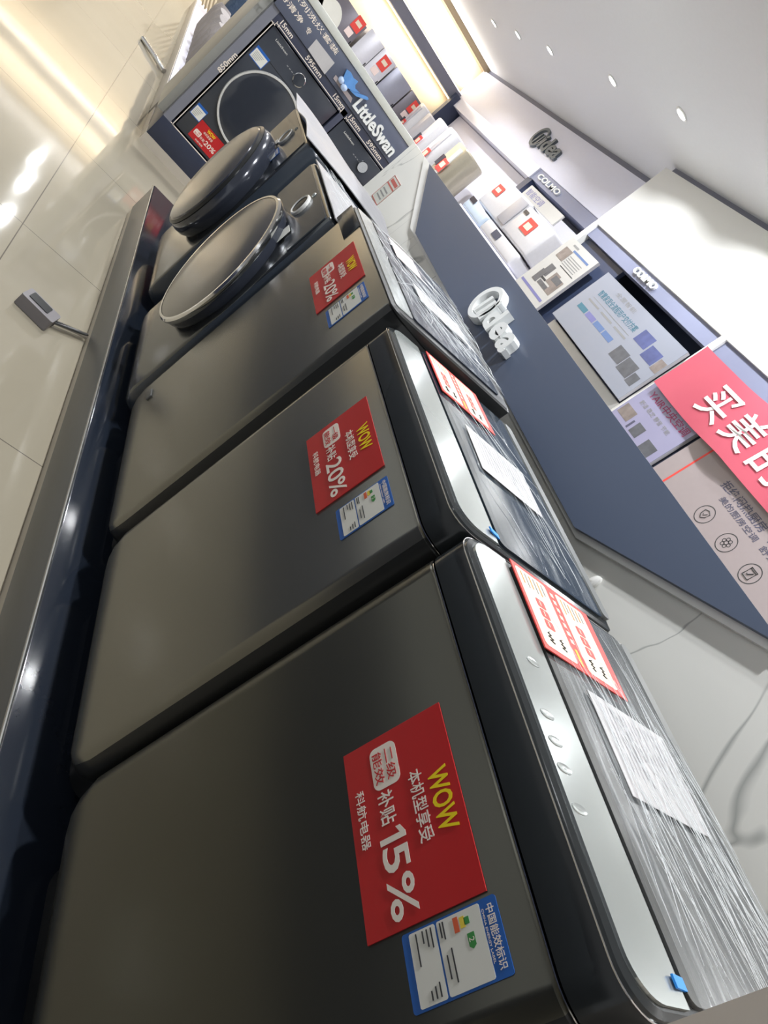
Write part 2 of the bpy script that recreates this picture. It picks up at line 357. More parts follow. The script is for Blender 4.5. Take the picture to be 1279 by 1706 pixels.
def energy_label(parent, x, z, y, w=.062, h=.10):
    f = fr_front(x, z, y); l = MB().poly(rr2(0, w, 0, h, .003), f, .0008, 'label_blue').build('energy_label', parent, label='blue and white energy rating label')
    p = MB(); k = w/.062; g = h/.1
    p.rrect(.002*k, .060*k, .008*g, .036*g, .002, f, 'label_white', .0009); p.rrect(.002*k, .060*k, .038*g, .083*g, .002, f, 'label_white', .0009)
    p.text('中国能效标识', .006*k, .056*k, .0885*g, .0965*g, f, 'white_print', .0012, .0002, .01)
    p.text('CHINA ENERGY LABEL', .008*k, .05*k, .0845*g, .0865*g, f, 'white_print', .0012, .0002)
    for i, (c, a) in enumerate((('ink_red', .055), ('ink_yellow', .0615), ('ink_green', .066))):
        wd = (.010-.0026*i)*k; p.rect(.011*k-wd*.6, .011*k+wd*.6, a*g, (a+.005)*g, f, c, .0014)
    p.poly([(.021*k, .066*g), (.031*k, .066*g), (.0335*k, .0695*g), (.031*k, .073*g), (.021*k, .073*g)], f, .0002, 'ink_green', .0014)
    p.text('2', .0245*k, .028*k, .0672*g, .0722*g, f, 'white_print', .0017, .0001)
    for a, b, c in ((.004, .018, .044), (.004, .016, .041), (.026, .052, .048), (.03, .048, .0425), (.004, .02, .031), (.004, .018, .0265), (.004, .014, .022), (.004, .03, .015), (.046, .057, .030), (.048, .057, .0255), (.05, .057, .021)):
        p.rect(a*k, b*k, c*g, (c+.0013)*g, f, 'ink', .0014)
    p.build('label_print', l)
    return l
def sale_sign(x0, x1, z0, z1, y, pct, grade, label, fr=None, curl=.0):
    w, h = x1-x0, z1-z0; f = fr or fr_front(x0, z0, y)
    t = MB().poly([(0, 0), (w, 0), (w, h), (0, h)], f, .0015, 'red_card').build('sale_sign'); tag(t, label, 'sign', 'red subsidy signs on the washing machines')
    p = MB(); k, g = w/.195, h/.13; n = .0016
    T = lambda s, a, b, c, d, m, bold=.004: p.text(s, a*k, b*k, c*g, d*g, f, m, n+.0004, .0003, bold)
    T('WOW', .068, .132, .098, .121, 'yellow_print', .02)
    T('本机型享受', .058, .132, .076, .0925, 'white_print', .008)
    p.rrect(.012*k, .060*k, .034*g, .068*g, .008*k, f, 'white_print', n, .0003)
    T(grade, .018, .054, .0525, .0645, 'red_print'); T('能效', .018, .054, .037, .049, 'red_print')
    T('补贴', .063, .098, .036, .055, 'white_print', .01)
    if pct == '15%':
        p.poly([(a*k, b*g) for a, b in ((.1105, .031), (.1165, .031), (.1165, .062), (.1115, .062), (.1035, .057), (.1035, .0515), (.1105, .0555))], f, .0003, 'white_print', n+.0004)
        T('5%', .120, .188, .031, .062, 'white_print', .012)
    else: T(pct, .102, .188, .031, .062, 'white_print', .012)
    T('科航电器', .050, .112, .009, .0205, 'white_print', .004)
    p.build('sign_print', t)
    return t
def price_card(x, y, zf, rot, w, d, label, faint=False):
    f = fr_top(x, y, zf, rot); N = .006
    t = MB().poly([(0, 0), (w, 0), (w, d), (0, d)], f, .0015, 'card_red', N).build('price_card'); tag(t, label, 'price card', 'price cards on the machine lids')
    p = MB(); n = N+.0016; rnd = random.Random(3)
    for b in (0, 1):
        y0, y1 = (.03+.5*b)*d, (.40+.5*b)*d
        p.rrect(.05*w, .95*w, y0, y1, .006, f, 'card_cream', n, .0003)
        for q in range(3): p.rrect((.36+.12*q)*w, (.46+.12*q)*w, y0+.12*d, y0+.22*d, .003, f, 'card_red', n+.0005, .0002)
        for q in range(3): p.rect(.38*w+.12*w*q, .44*w+.12*w*q, y0+.155*d, y0+.165*d, f, 'card_cream', n+.0008, .0002)
        for q in range(6): p.rect(.09*w, (.22+.08*rnd.random())*w, y0+(.05+.05*q)*d, y0+(.062+.05*q)*d, f, ('card_orange', 'ink_grey')[q % 2], n+.0005, .0002)
        for q in range(2):       # pen strokes
            yy = y0+(.1+.14*q)*d; pts = [f((.76+.02*i)*w, yy+(.02*(-1)**i+rnd.uniform(-.008, .008))*d, n+.0009) for i in range(7)]
            p.tube(pts, .0006, 'ink', 4)
    for q in range(7): p.rect((.1+.09*q)*w, (.15+.09*q)*w, .445*d, .485*d, f, 'card_cream', n, .0003)
    p.rect(.75*w, .93*w, .45*d, .48*d, f, 'ink_yellow', n, .0003)
    p.build('card_print', t); return t
def manual_sheet(x, y, zf, rot, w, d, label, m='paper', N=.006, sheen=True):
    f = fr_top(x, y, zf, rot)
    t = MB().poly([(0, 0), (w, 0), (w, d), (0, d)], f, .0008, m, N).build('instruction_sheet'); tag(t, label, 'paper', 'sheets under the film on the lids')
    p = MB(); rnd = random.Random(5)
    for q in range(14): p.rect(.08*w, (.5+.3*rnd.random())*w, (.12+.055*q)*d, (.127+.055*q)*d, f, 'unit_grey', N+.001, .0002)
    p.rect(.04*w, .96*w, .96*d, .965*d, f, 'unit_grey', N+.001, .0002)
    p.build('sheet_print', t); return t
def top_loader(x0, x1, style, label):
    zt = 1.087 if style < 3 else 1.11; y0, y1 = .6, (.978, .968, .958)[style-1]; zb = (.318, .29, .27)[style-1]
    t = thing('top_loading_washer', label, 'washing machine', ((x0+x1)/2, .82, .2), 'top loading washing machines')
    zf = lambda X, Y: zt+K*(Y-.6); zc = 1.034 if style < 3 else 1.105
    st = ('steel_shaded', 'steel_mid', 'steel_mid')[style-1]
    MB().loft([rr_ring(x0+.05, x1-.05, .672, y1-.02, .05, .222), rr_ring(x0+.05, x1-.05, .672, y1-.02, .05, zb+.02)], 'base_dark').build('base', t)
    for fx in (x0+.09, x1-.09):
        for fy in (.72, .90): MB().lathe((fx, fy, .2005), (0, 0, 1), [(.02, 0), (.02, .01), (.014, .024)], 'base_dark', 16, cap0=True, cap1=True).build('foot', t)
    # cabinet: rounded front edges, the front rolls under at the bottom
    rings = []
    for dz, ix, ins in ((0, .075, .05), (.004, .055, .03), (.014, .036, .016), (.03, .021, .008), (.05, .010, .003), (.085, 0, 0), (zc-zb-.004, 0, 0), (zc-zb, .003, .003)):
        rings.append(rr_ring(x0+ix, x1-ix, y0+ins, y1, .042, zb+dz))
    MB().loft(rings, st, dark=(3, 25, 'side_dark')).build('cabinet', t)  # right front corner coloured dark in place of a dark reflection
    if style < 3:
        MB().loft([rr_ring(x0+.0015, x1-.0015, y0-.0008, y1, .042, zc+.0005), rr_ring(x0+.0015, x1-.0015, y0-.0008, y1, .042, zc+.0016)], 'chrome').build('trim_line', t)
        ztop = lambda Y: zf(0, Y)
        c = MB().loft([rr_ring(x0, x1, y0, y1, .042, 1.0375), rr_ring(x0, x1, y0, y1, .042, lambda Y: ztop(Y)-.007), rr_ring(x0+.002, x1-.002, y0+.002, y1, .041, lambda Y: ztop(Y)-.003), rr_ring(x0+.008, x1-.008, y0+.008, y1-.006, .038, lambda Y: ztop(Y)-.001)], 'gloss_dark')
        c.build('top_cover', t)
        e = [(X, Y, zf(0, Y)-.006) for X, Y in [(p[0], p[1]-.0008) for p in rr_ring(x0, x1, y0, y1, .042, 0) if p[1] < .95]]
        k = [p for p in rr_ring(x0-.0006, x1+.0006, y0-.0006, y1, .042, 0)]
        path = [(p[0], p[1], zf(0, p[1])-.006) for p in ([k[-10]]+k[-9:]+k[:9]+[k[9]])]
        MB().tube(path, .0009, 'chrome', 6).build('chrome_edge', t)
        # control panel: rounded front corners
        pl = []
        r = .036
        for cx, cy, a in ((x1-.011-r, y0+.010+r, -90),):
            pl += [(cx+r*math.cos(math.radians(a+q*11.25)), cy+r*math.sin(math.radians(a+q*11.25))) for q in range(9)]
        pl += [(x1-.011, y0+.082), (x0+.011, y0+.082)]
        cx, cy = x0+.011+r, y0+.010+r
        pl += [(cx+r*math.cos(math.radians(180+q*11.25)), cy+r*math.sin(math.radians(180+q*11.25))) for q in range(9)]
        f = fr_top(0, 0, lambda X, Y: zf(X, Y))
        cp = MB().poly(pl, f, .003, 'silver_panel', -.001).build('control_panel', t, label='silver control panel')
        if style == 1:
            for bx, by in ((-.464, .646), (-.392, .632), (-.36, .628), (-.33, .625), (-.29, .624)):
                m_ = MB(); c0 = Vector(f(bx, by, .002)); m_.lathe(c0, (0, -K, 1), [(.008, 0), (.0075, .0008), (.005, .0004), (.0005, .0006)], 'silver_panel', 20, 1.5, .7); m_.build('button', cp)
        MB().rect(x0+.012, x1-.012, y0+.083, y0+.087, f, 'gap_black', -.001, .0014).build('lid_gap', t)
        lm = 'lid_glass' if style == 1 else 'lid_navy'
        MB().poly(rr2(x0+.014, x1-.014, y0+.088, y1-.026, .012), f, .004, lm, -.001).build('lid', t)
        MB().poly(rr2(x0+.02, x1-.02, y1-.024, y1-.004, .008), f, .006, 'rear_plastic', -.001).build('rear_strip', t)
        tp = MB(); tp.box(x1-.034, x1-.024, y0+.068, y0+.09, zf(0, .69)+.001, zf(0, .69)+.003, 'tape_blue'); tp.build('blue_tape', t, label='strip of bright blue tape')
    else:
        ztop = lambda Y: zf(0, Y)
        MB().loft([rr_ring(x0, x1, y0, y1, .03, 1.1045), rr_ring(x0, x1, y0, y1, .03, lambda Y: ztop(Y)-.003), rr_ring(x0+.006, x1-.006, y0+.006, y1-.004, .026, ztop)], 'side_dark').build('top_cover', t)
        f = fr_top(0, 0, lambda X, Y: zf(X, Y))
        MB().poly(rr2(x0+.012, x1-.03, y0+.010, y0+.058, .01), f, .002, 'silver_panel', -.0005).build('control_panel', t, label='silver control strip')
        MB().poly(rr2(x0+.014, x1-.035, y0+.062, y1-.03, .012), f, .004, 'lid_black', -.001).build('lid', t)
        MB().box(x0+.004, x0+.155, y0-.002, y0+.002, 1.055, 1.104, 'gloss_dark', .001).build('display_strip', t)
    return t, zf
M1 = (-.660, -.130); M2 = (-1.250, -.668); M3 = (-1.880, -1.262)
w1, z1f = top_loader(*M1, 1, 'nearest dark steel top loading washing machine, five raised buttons on its silver panel')
w2, z2f = top_loader(*M2, 2, 'second nearest dark steel top loading washing machine with navy lid and blank silver panel')
w3, z3f = top_loader(*M3, 3, 'third dark steel top loading washing machine, plain front with bunched film on its black lid')
energy_label(w1, -.246, .903, .599); energy_label(w2, -.838, .908, .599, .066, .098); energy_label(w3, -1.452, .965, .599, .075, .104)
MB().box(-1.80, -1.765, .596, .6, .372, .392, 'tape_grey', .001).build('grey_tape', w3, label='small grey tab of tape')
sale_sign(-.444, -.250, .866, .997, .5985, '15%', '二级', 'red sale sign reading 15% on the nearest washing machine')
sale_sign(-1.060, -.862, .873, 1.007, .5985, '20%', '一级', 'red sale sign reading 20% on the second nearest washing machine')
sale_sign(-1.668, -1.474, .943, 1.077, .5985, '20%', '一级', 'red sale sign reading 20% on the plain fronted third washing machine')
film(w1, M1[0]+.02, M1[1]-.008, .70, .965, z1f, 'film_fine', .0022, 80, 'film_ridge_glint', seed=3, ang=.16, ln=.34, var=.13)
film(w2, M2[0]+.02, M2[1]-.015, .70, .955, z2f, 'film_clear', .0012, 26, 'film_ridge_glint', seed=5, ang=.35, ln=.2, var=.2)
film(w3, M3[0]+.02, M3[1]-.03, .625, .945, z3f, 'film_loose', .004, 130, 'film_ridge_glint', seed=9, ang=.5, ln=.16)
price_card(-.648, .684, z1f, -.02, .150, .178, 'red and cream double price card on the nearest washing machine lid')
manual_sheet(-.468, .748, z1f, -.03, .134, .172, 'white instruction sheet under film on the nearest washing machine lid')
price_card(-1.238, .698, z2f, .0, .148, .15, 'red and cream price card on the second nearest washing machine lid')
manual_sheet(-1.017, .733, z2f, -.05, .134, .16, 'white instruction sheet on the navy lid of the second nearest washing machine')
manual_sheet(-1.577, .727, z3f, .0, .10, .16, 'white sheet under crumpled film on the third washing machine lid')
manual_sheet(-1.831, .706, z3f, .0, .13, .09, 'pinkish sheet under film at the far end of the third washing machine lid', 'paper_pink')
# ------------------------------------------------------------------ front loading washers
def front_loader(x0, x1, style, label):
    t = thing('front_loading_washer', label, 'washing machine', ((x0+x1)/2, .85, .2), 'front loading washing machines')
    zt = 1.04; cx = (x0+x1)/2+(.0 if style == 1 else .0); cz = .675; y0, y1 = .6, 1.1
    rings = []
    for dz, ins in ((0, .03), (.012, .012), (.04, .002), (.07, 0), (zt-.235-.012, 0), (zt-.235-.004, .003), (zt-.235, .010)):
        rings.append(rr_ring(x0+ins*.4, x1-ins*.4, y0+ins, y1, .05, .235+dz))
    MB().loft(rings, 'steel_front', dark=(2, 25, 'side_navy')).build('cabinet', t)  # navy tone on the right corner replaces a dark reflection
    for fx in (x0+.07, x1-.07):
        for fy in (.70, 1.0): MB().lathe((fx, fy, .2005), (0, 0, 1), [(.022, 0), (.022, .015), (.015, .037)], 'base_dark', 16, cap0=True, cap1=True).build('foot', t)
    f = fr_front(0, 0, y0)
    MB().poly(rr2(x0+.05, x1-.05, zt-.15, zt-.012, .008), f, .003, 'front_panel').build('control_panel', t, label='glossy dark control panel')
    d = MB(); 
    if style == 1:
        d.lathe((cx, y0, cz), (0, -1, 0), [(.235, 0), (.242, .012), (.245, .03)], 'door_dark', 72)
        d.lathe((cx, y0, cz), (0, -1, 0), [(.238, .046), (.226, .050), (.12, .054), (.001, .055)], 'door_face', 72)
        dr = d.build('door', t, label='large round door with mirror grey face')
        MB().lathe((cx, y0, cz), (0, -1, 0), [(.245, .028), (.249, .034), (.249, .042), (.244, .048), (.236, .048)], 'chrome', 72).build('chrome_ring', dr)
    else:
        d.lathe((cx, y0, cz), (0, -1, 0), [(.238, 0), (.25, .02), (.252, .045), (.245, .068), (.228, .084)], 'door_dark', 72)
        d.lathe((cx, y0, cz), (0, -1, 0), [(.228, .084), (.20, .092), (.11, .096), (.001, .097)], 'door_face', 72)
        dr = d.build('door', t, label='large round bulging door with grey face')
        MB().lathe((cx, y0, cz), (0, -1, 0), [(.2445, .066), (.246, .072), (.236, .080), (.232, .080)], 'side_dark', 72).build('door_rim', dr)
    k = MB(); kc = (-2.15 if style == 1 else cx+.02, y0-.003, .965)
    k.lathe(kc, (0, -1, 0), [(.036, 0), (.036, .007), (.033, .010), (.028, .008)], 'ring_silver', 40); k.lathe(kc, (0, -1, 0), [(.028, .007), (.001, .008)], 'side_dark', 40)
    k.build('knob', t, label='silver ringed control knob')
    b = MB().lathe((kc[0]+.0, y0-.003, 1.012), (0, -1, 0), [(.008, 0), (.007, .003), (.001, .004)], 'silver_panel', 20).build('button', t)
    return t
M4 = (-2.475, -1.885); M5 = (-3.255, -2.645)
w4 = front_loader(*M4, 1, 'dark front loading washer with chrome ringed round door beside the plain fronted washer')
w5 = front_loader(*M5, 2, 'farthest dark front loading washer on the row with a thick film wrapped door')
MB().poly(rr2(-2.085, -2.035, .865, .915, .003), fr_front(0, 0, .594), .0008, 'label_white').build('rating_label', w4)
energy_label(w5, -2.90, .815, .596, .075, .11)
MB().poly(rr2(-3.0, -2.955, .865, .93, .003), fr_front(0, 0, .594), .0008, 'label_white').build('rating_label', w5)
zt4 = lambda X, Y: 1.04
def wavy_sheet(name, x0, x1, y0, y1, z, lift, m, label, cat, th=.003, seed=0):
    rnd = random.Random(seed); mb = MB(); n, q = 24, 16; vs = []; fs = []
    ph = [rnd.uniform(0, 6) for _ in range(4)]
    for j in range(q+1):
        for i in range(n+1):
            u, v = i/n, j/q; zz = z+.003+lift*(.5+.25*math.sin(9*u+3*v+ph[0])+.25*math.sin(5*v-7*u+ph[1]))
            vs.append((x0+(x1-x0)*u, y0+(y1-y0)*v, zz))
    k = len(vs); vs += [(a, b, c+th) for a, b, c in vs]
    w = n+1
    for j in range(q):
        for i in range(n):
            a = j*w+i; fs.append((a+w, a+w+1, a+1, a)); fs.append((k+a, k+a+1, k+a+w+1, k+a+w))
    for i in range(n): fs.append((i, i+1, k+i+1, k+i)); a = q*w+i; fs.append((a+1, a, k+a, k+a+1))
    for j in range(q): a = j*w; fs.append((a+w, a, k+a, k+a+w)); a = j*w+n; fs.append((a, a+w, k+a+w, k+a))
    mb.add(vs, fs, m, True); o = mb.build(name); tag(o, label, cat); return o
wavy_sheet('packing_sheet', -2.46, -1.90, .605, 1.05, 1.04, .008, 'packing', 'white packing sheet on top of the washer with the chrome ringed door', 'packing sheet', seed=2)
wavy_sheet('packing_sheet', -3.32, -2.66, .58, 1.08, 1.04, .02, 'packing', 'crumpled white packing sheet on top of the farthest front loading washer', 'packing sheet', seed=4)
film(w4, M4[0]+.01, M4[1]-.01, .60, .75, lambda X, Y: 1.052, 'film_loose', .006, 40, 'film_ridge_glint', seed=12, ang=.2, ln=.12)
# ------------------------------------------------------------------ sign panel on the marble wall
def wall_sign():
    t = thing('wall_sign', 'long navy trapezoid sign board with raised white letters on the marble half wall', 'sign', (-2, 1.2, 1.12))
    f = fr_front(0, 0, 1.2)
    MB().poly([(-3.56, 1.33), (-3.01, 1.121), (-1.075, 1.121), (-.60, 1.33)], f, .012, 'acrylic_white').build('backing_board', t, label='white backing edge')
    MB().poly([(-3.405, 1.331), (-2.895, 1.131), (-1.090, 1.131), (-.635, 1.331)], f, .014, 'navy_panel', .012).build('navy_face', t)
    n0 = .027; D = .03
    m = MB(); c = (-2.047, 1.222)     # ring of the logo: flattened tilted ring
    R0, R1 = .066, .046
    N = 48; ang = lambda i: 2*math.pi*i/N
    o_ = [(c[0]+R0*math.cos(ang(i)), c[1]+R0*math.sin(ang(i))) for i in range(N)]; i_ = [(c[0]+.004+R1*math.cos(ang(i)), c[1]+R1*math.sin(ang(i))) for i in range(N)]
    rings = [[f(x, y, n0) for x, y in o_], [f(x, y, n0+D-.006) for x, y in o_], [f(c[0]+(x-c[0])*.95, c[1]+(y-c[1])*.95, n0+D) for x, y in o_], [f(c[0]+(x-c[0])*1.04, c[1]+(y-c[1])*1.04, n0+D) for x, y in i_], [f(x, y, n0+D-.006) for x, y in i_], [f(x, y, n0) for x, y in i_]]
    m.loft(rings, 'letter_white', False, False); m.build('logo_ring', t, label='thick white ring of the logo')
    m = MB()
    for a in (-2.060, -2.028):
        m.poly([(a, 1.182), (a+.016, 1.182), (a+.024, 1.25), (a+.008, 1.25)], f, D, 'letter_white', n0)
    for s_, a, b, h in (('i', -2.0, -1.982, .085), ('d', -1.972, -1.912, .085), ('e', -1.902, -1.838, .062), ('a', -1.828, -1.765, .062)):
        m.text(s_, a, b, 1.18, 1.18+h, f, 'letter_white', n0, D, .035)
    m.build('logo_letters', t, label='raised white letters')
wall_sign()
def wall_notice(x0, x1, z0, z1, label, part=.66):
    f = fr_front(0, 0, 1.2); t = MB().poly([(x0, z0), (x1, z0), (x1, z1), (x0, z1)], f, .002, 'ledge_white').build('wall_notice'); tag(t, label, 'notice', 'red bordered notices on the marble wall')
    p = MB(); w, h = x1-x0, z1-z0; b = .0045; n = .0022
    for a in ((0, 1, 0, b/h), (0, 1, 1-b/h, 1), (0, b/w, 0, 1), (1-b/w, 1, 0, 1)): p.rect(x0+a[0]*w, x0+a[1]*w, z0+a[2]*h, z0+a[3]*h, f, 'notice_red', n, .0004)
    p.rect(x0, x1, z0+part*h, z0+(part+.05)*h, f, 'notice_red', n, .0004)
    for q in range(3): p.rect(x0+.15*w, x0+.8*w, z0+(.18+.14*q)*h, z0+(.23+.14*q)*h, f, 'ink_grey', n, .0004)
    p.rect(x0+.1*w, x0+.9*w, z0+.78*h, z0+.9*h, f, 'notice_red', n, .0004)
    p.build('notice_print', t)
wall_notice(-3.665, -3.505, 1.03, 1.175, 'small red bordered notice on the bare marble near its far end')
wall_notice(-2.36, -2.13, 1.04, 1.118, 'small red bordered notice on the marble just under the navy sign')
tag(MB().lathe((-.955, 1.2, 1.107), (0, -1, 0), [(.014, 0), (.013, .007), (.009, .010), (.001, .0105)], 'acrylic_white', 28, .8, 1.5, ).build('hook_cap'), 'small oval white cap on the marble wall behind the second washing machine', 'cap')
# ------------------------------------------------------------------ floor bits
def anchor_box():
    t = thing('anchor_box', 'small grey box on a clear metal arm on the floor in front of the plinth', 'floor box', (-2.44, .37, 0))
    a = math.radians(-112); 
    p0 = Vector((-2.425, .305, 0)); 
    def fr(x, y, n): u = Vector((-.05, .122, 0)).normalized(); w = Vector((.93, .32, 0)).normalized(); return p0+u*y-w*x*1.0+Vector((0, 0, n))
    def fr2(x, y, n):
        u = Vector((.25, .97, 0)); w = Vector((.97, -.25, 0)); q = Vector((-2.452, .364, 0))+w*x+u*y; return (q.x, q.y, n)
    MB().poly(rr2(-.040, .040, -.062, .062, .008), fr2, .045, 'box_grey', 0.002).build('box', t)
    MB().poly(rr2(-.028, .020, -.045, .03, .005), fr2, .003, 'side_dark', .047).build('cover', t)
    MB().tube([(-2.455, .424, .02), (-2.535, .545, .02)], .012, 'chrome', 12).build('arm', t)
anchor_box()
tag(MB().tube([(-7.62, .20, .02), (-7.45, .33, .03), (-7.3, .455, .03)], .022, 'chrome', 10).build('anchor_rod'), 'short metal rod sticking out from the far pale plinth', 'rod')
# ------------------------------------------------------------------ Little Swan display unit
def ls_unit():
    X = -5.2
    t = thing('display_cabinet', 'dark navy display cabinet with built in washers at the end of the row', 'display cabinet', (X-.35, 1.2, 0))
    MB().box(X-.7, X, .48, 2.1, .06, .212, 'navy_dark', .002).build('plinth', t)
    MB().box(X-.7, X+.004, .475, 2.1, 0, .06, 'plinth_kick').build('kick_trim', t)
    MB().box(X-.7, X-.002, .48, .535, .212, 1.16, 'ls_side').build('side_panel', t)
    MB().box(X-.72, X-.10, .43, .48, .20, 1.33, 'ls_edge', .002).build('outer_stile', t)
    f = fr_right(0, 0, X)
    MB().box(X-.7, X-.64, .535, 2.1, .212, 1.3, 'ls_face').build('back_panel', t)
    MB().box(X-.64, X, 1.165, 1.205, .212, 1.115, 'ls_face', .002).build('divider', t)
    MB().box(X-.64, X, .535, 2.1, 1.075, 1.14, 'ls_face', .002).build('rail', t)
    h = MB().box(X-.64, X+.012, .48, 2.1, 1.14, 1.305, 'ls_header', .002).build('header', t)
    MB().box(X-.72, X+.02, .45, 2.1, 1.305, 1.352, 'ledge_white', .003).build('ledge', t)
    p = MB(); g = fr_right(0, 0, X)
    w = 'white_print'
    p.rect(.548, .553, .215, 1.075, g, w, .0006); p.rect(.55, 1.16, .213, .219, g, w, .0006)
    p.rect(.535, .566, .2155, .2205, g, w, .0006); p.rect(.535, .566, 1.068, 1.073, g, w, .0006)
    p.rect(.56, 1.165, 1.084, 1.089, g, w, .0006); p.rect(1.21, 2.0, 1.084, 1.089, g, w, .0006)
    for y in (.562, .582, 1.145, 1.165, 1.212, 1.232): p.rect(y-.002, y+.002, 1.076, 1.097, g, w, .0006)
    for s_, a, b in (('15mm', .575, .675), ('595mm', .80, .94), ('15mm', 1.065, 1.165), ('15mm', 1.22, 1.33), ('595mm', 1.41, 1.555)): p.text(s_, a, b, 1.098, 1.128, g, w, .0008, .0006, .02)
    gv = lambda a, b, n: (X+n, .545-b, a)
    p.text('850mm', .645, .79, .004, .036, gv, w, .0008, .0006, .02)
    p.build('dimension_print', t)
    gh = fr_right(0, 0, X+.012); q = MB()
    q.text('色|系列洗烘套装', .42, .905, 1.248, 1.288, gh, w, .001, .0008, .01)
    q.build('headline_print', h); q = MB()
    q.text('氮特清净', .40, .655, 1.190, 1.226, gh, w, .001, .0008, .01); q.build('subline_print', h); q = MB(); q.text('专', .69, .725, 1.190, 1.226, gh, w, .001, .0008, .01)
    q.build('subline_print', h)
    q = MB(); q.text('LittleSwan', 1.18, 1.575, 1.16, 1.245, gh, 'letter_white', .0, .018, .03); q.build('brand_letters', h, label='raised white letters')
    # swan emblem: fanned blue wings over a pale base
    s_ = MB()
    s_.poly([(1.0, 1.262), (1.03, 1.272), (1.065, 1.266), (1.095, 1.276), (1.098, 1.25), (1.115, 1.238), (1.15, 1.245), (1.11, 1.215), (1.06, 1.195), (1.02, 1.22)], gh, .03, 'swan_blue', .006)
    s_.poly([(1.09, 1.225), (1.15, 1.238), (1.20, 1.27), (1.215, 1.268), (1.21, 1.255), (1.15, 1.215), (1.10, 1.205)], gh, .026, 'swan_blue', .006)
    s_.lathe(gh(1.025, 1.20, .02), (1, 0, 0), [(.02, -.01), (.02, .012), (.012, .02), (.001, .023)], 'swan_pale', 20); s_.lathe(gh(1.065, 1.188, .02), (1, 0, 0), [(.022, -.01), (.022, .012), (.012, .02), (.001, .023)], 'swan_pale', 20)
    s_.build('swan_emblem', h, label='blue swan emblem with spread wings')
    MB().poly([(.99, 1.165), (1.165, 1.165), (1.15, 1.19), (.985, 1.19)], gh, .004, 'swan_base').build('emblem_base', h)
    return t
ls_unit()
def ls_washer(y0, y1, style, label):
    X = -5.215; t = thing('built_in_washer', label, 'washing machine', (X-.28, (y0+y1)/2, .214), 'built in washers of the navy cabinet')
    MB().box(X-.4, X, y0, y1, .224, 1.068, 'ls_washer', .006).build('cabinet', t)
    for yy in (y0+.05, y1-.05): MB().lathe((X-.05, yy, .214), (0, 0, 1), [(.02, 0), (.02, .012)], 'base_dark', 12, cap0=True, cap1=True).build('foot', t)
    g = fr_right(0, 0, X)
    cy = (y0+y1)/2
    d = MB().lathe((X, cy, .655), (1, 0, 0), [(.24, 0), (.245, .01), (.22, .014), (.12, .018), (.001, .019)], 'ls_glass', 72).build('door', t)
    MB().lathe((X, cy, .655), (1, 0, 0), [(.241, .006), (.245, .018), (.255, .018), (.258, .004)], 'ring_silver', 72).build('door_ring', d, label='bright ring round the door')
    MB().rect(y0+.01, y1-.01, .915, .918, g, 'gap_black', .0002).build('panel_seam', t)
    k = MB()
    if style == 1: k.lathe((X, cy+.01, .992), (1, 0, 0), [(.040, 0), (.041, .004), (.037, .005)], 'chrome', 40); k.lathe((X, cy+.01, .992), (1, 0, 0), [(.037, .004), (.001, .005)], 'ls_washer', 40)
    else: k.lathe((X, y0+.30, .985), (1, 0, 0), [(.038, 0), (.038, .02), (.034, .026), (.001, .026)], 'chrome', 40)
    k.build('knob', t)
    p = MB(); p.text('LittleSwan', y0+.06, y0+.16, 1.02, 1.033, g, 'label_white', .0006, .0004)
    p.build('brand_print', t); p = MB()
    for q in range(4): p.rect(y0+.20+.02*q, y0+.212+.02*q, .985, .99, g, 'ink_grey', .0006)
    p.build('panel_print', t)
    return t
lw = ls_washer(.563, 1.155, 1, 'built in dark washer with silver door ring and 20% sign in the navy cabinet')
ls_washer(1.215, 1.81, 2, 'second built in dark washer with silver knob cut off by the marble wall')
def right_label(parent, y0, y1, z0, z1, X=-5.2145):
    g = fr_right(0, 0, X); l = MB().poly([(y0, z0), (y1, z0), (y1, z1), (y0, z1)], g, .001, 'label_blue').build('energy_label', parent, label='blue and white energy rating label')
    w, h = y1-y0, z1-z0; p = MB(); p.rect(y0+.04*w, y1-.04*w, z0+.06*h, z0+.8*h, g, 'label_white', .0012)
    for q in range(5): p.rect(y0+.12*w, y0+(.5+.06*q)*w, z0+(.14+.12*q)*h, z0+(.17+.12*q)*h, g, 'ink_grey', .002)
    p.build('label_print', l)
right_label(lw, .572, .648, .345, .43); right_label(lw, .578, .68, .845, .925)
MB().poly([(1.075, .885), (1.15, .885), (1.15, .925), (1.075, .925)], fr_right(0, 0, -5.2145), .001, 'ink_green').build('green_sticker', lw)
sale_sign(0, .19, 0, .13, 0, '20%', '一级', 'red sale sign reading 20% on the built in washer of the navy cabinet', fr=fr_right(.650, .245, -5.213))
MB0 = MB().poly([(.775, 1.143), (.94, 1.137), (.932, 1.225), (.768, 1.218)], fr_right(0, 0, -5.187), .002, 'paper'); tag(MB0.build('paper_notice'), 'white paper sheet stuck on the header of the navy cabinet', 'paper')
# ------------------------------------------------------------------ far pale plinth with rolls and a wrapped machine
def far_plinth():
    t = thing('display_plinth', 'far pale beige display plinth with grey rolls beside the navy cabinet', 'plinth', (-9, .8, 0))
    MB().box(-12.6, -5.95, .47, 1.15, .0, .13, 'plinth_pale', .004).build('body', t)
    MB().box(-12.6, -5.95, .475, 1.15, .13, .145, 'shelf_white', .003).build('top_board', t)
far_plinth()
for i in range(6):
    x = -6.7-.55*i; rings = []
    m = MB(); path = [(x+.02*math.sin(q*2.1+i), .60+.0*q, 0.17+.085*q) for q in range(6)]
    m.tube(path, [.06, .095, .10, .095, .10, .07], 'towel_grey', 18)
    tag(m.build('fabric_roll'), ['nearest', 'second nearest', 'third nearest', 'fourth nearest', 'fifth nearest', 'farthest'][i]+' grey ribbed roll standing on the far pale plinth', 'roll', 'grey rolls on the far plinth')
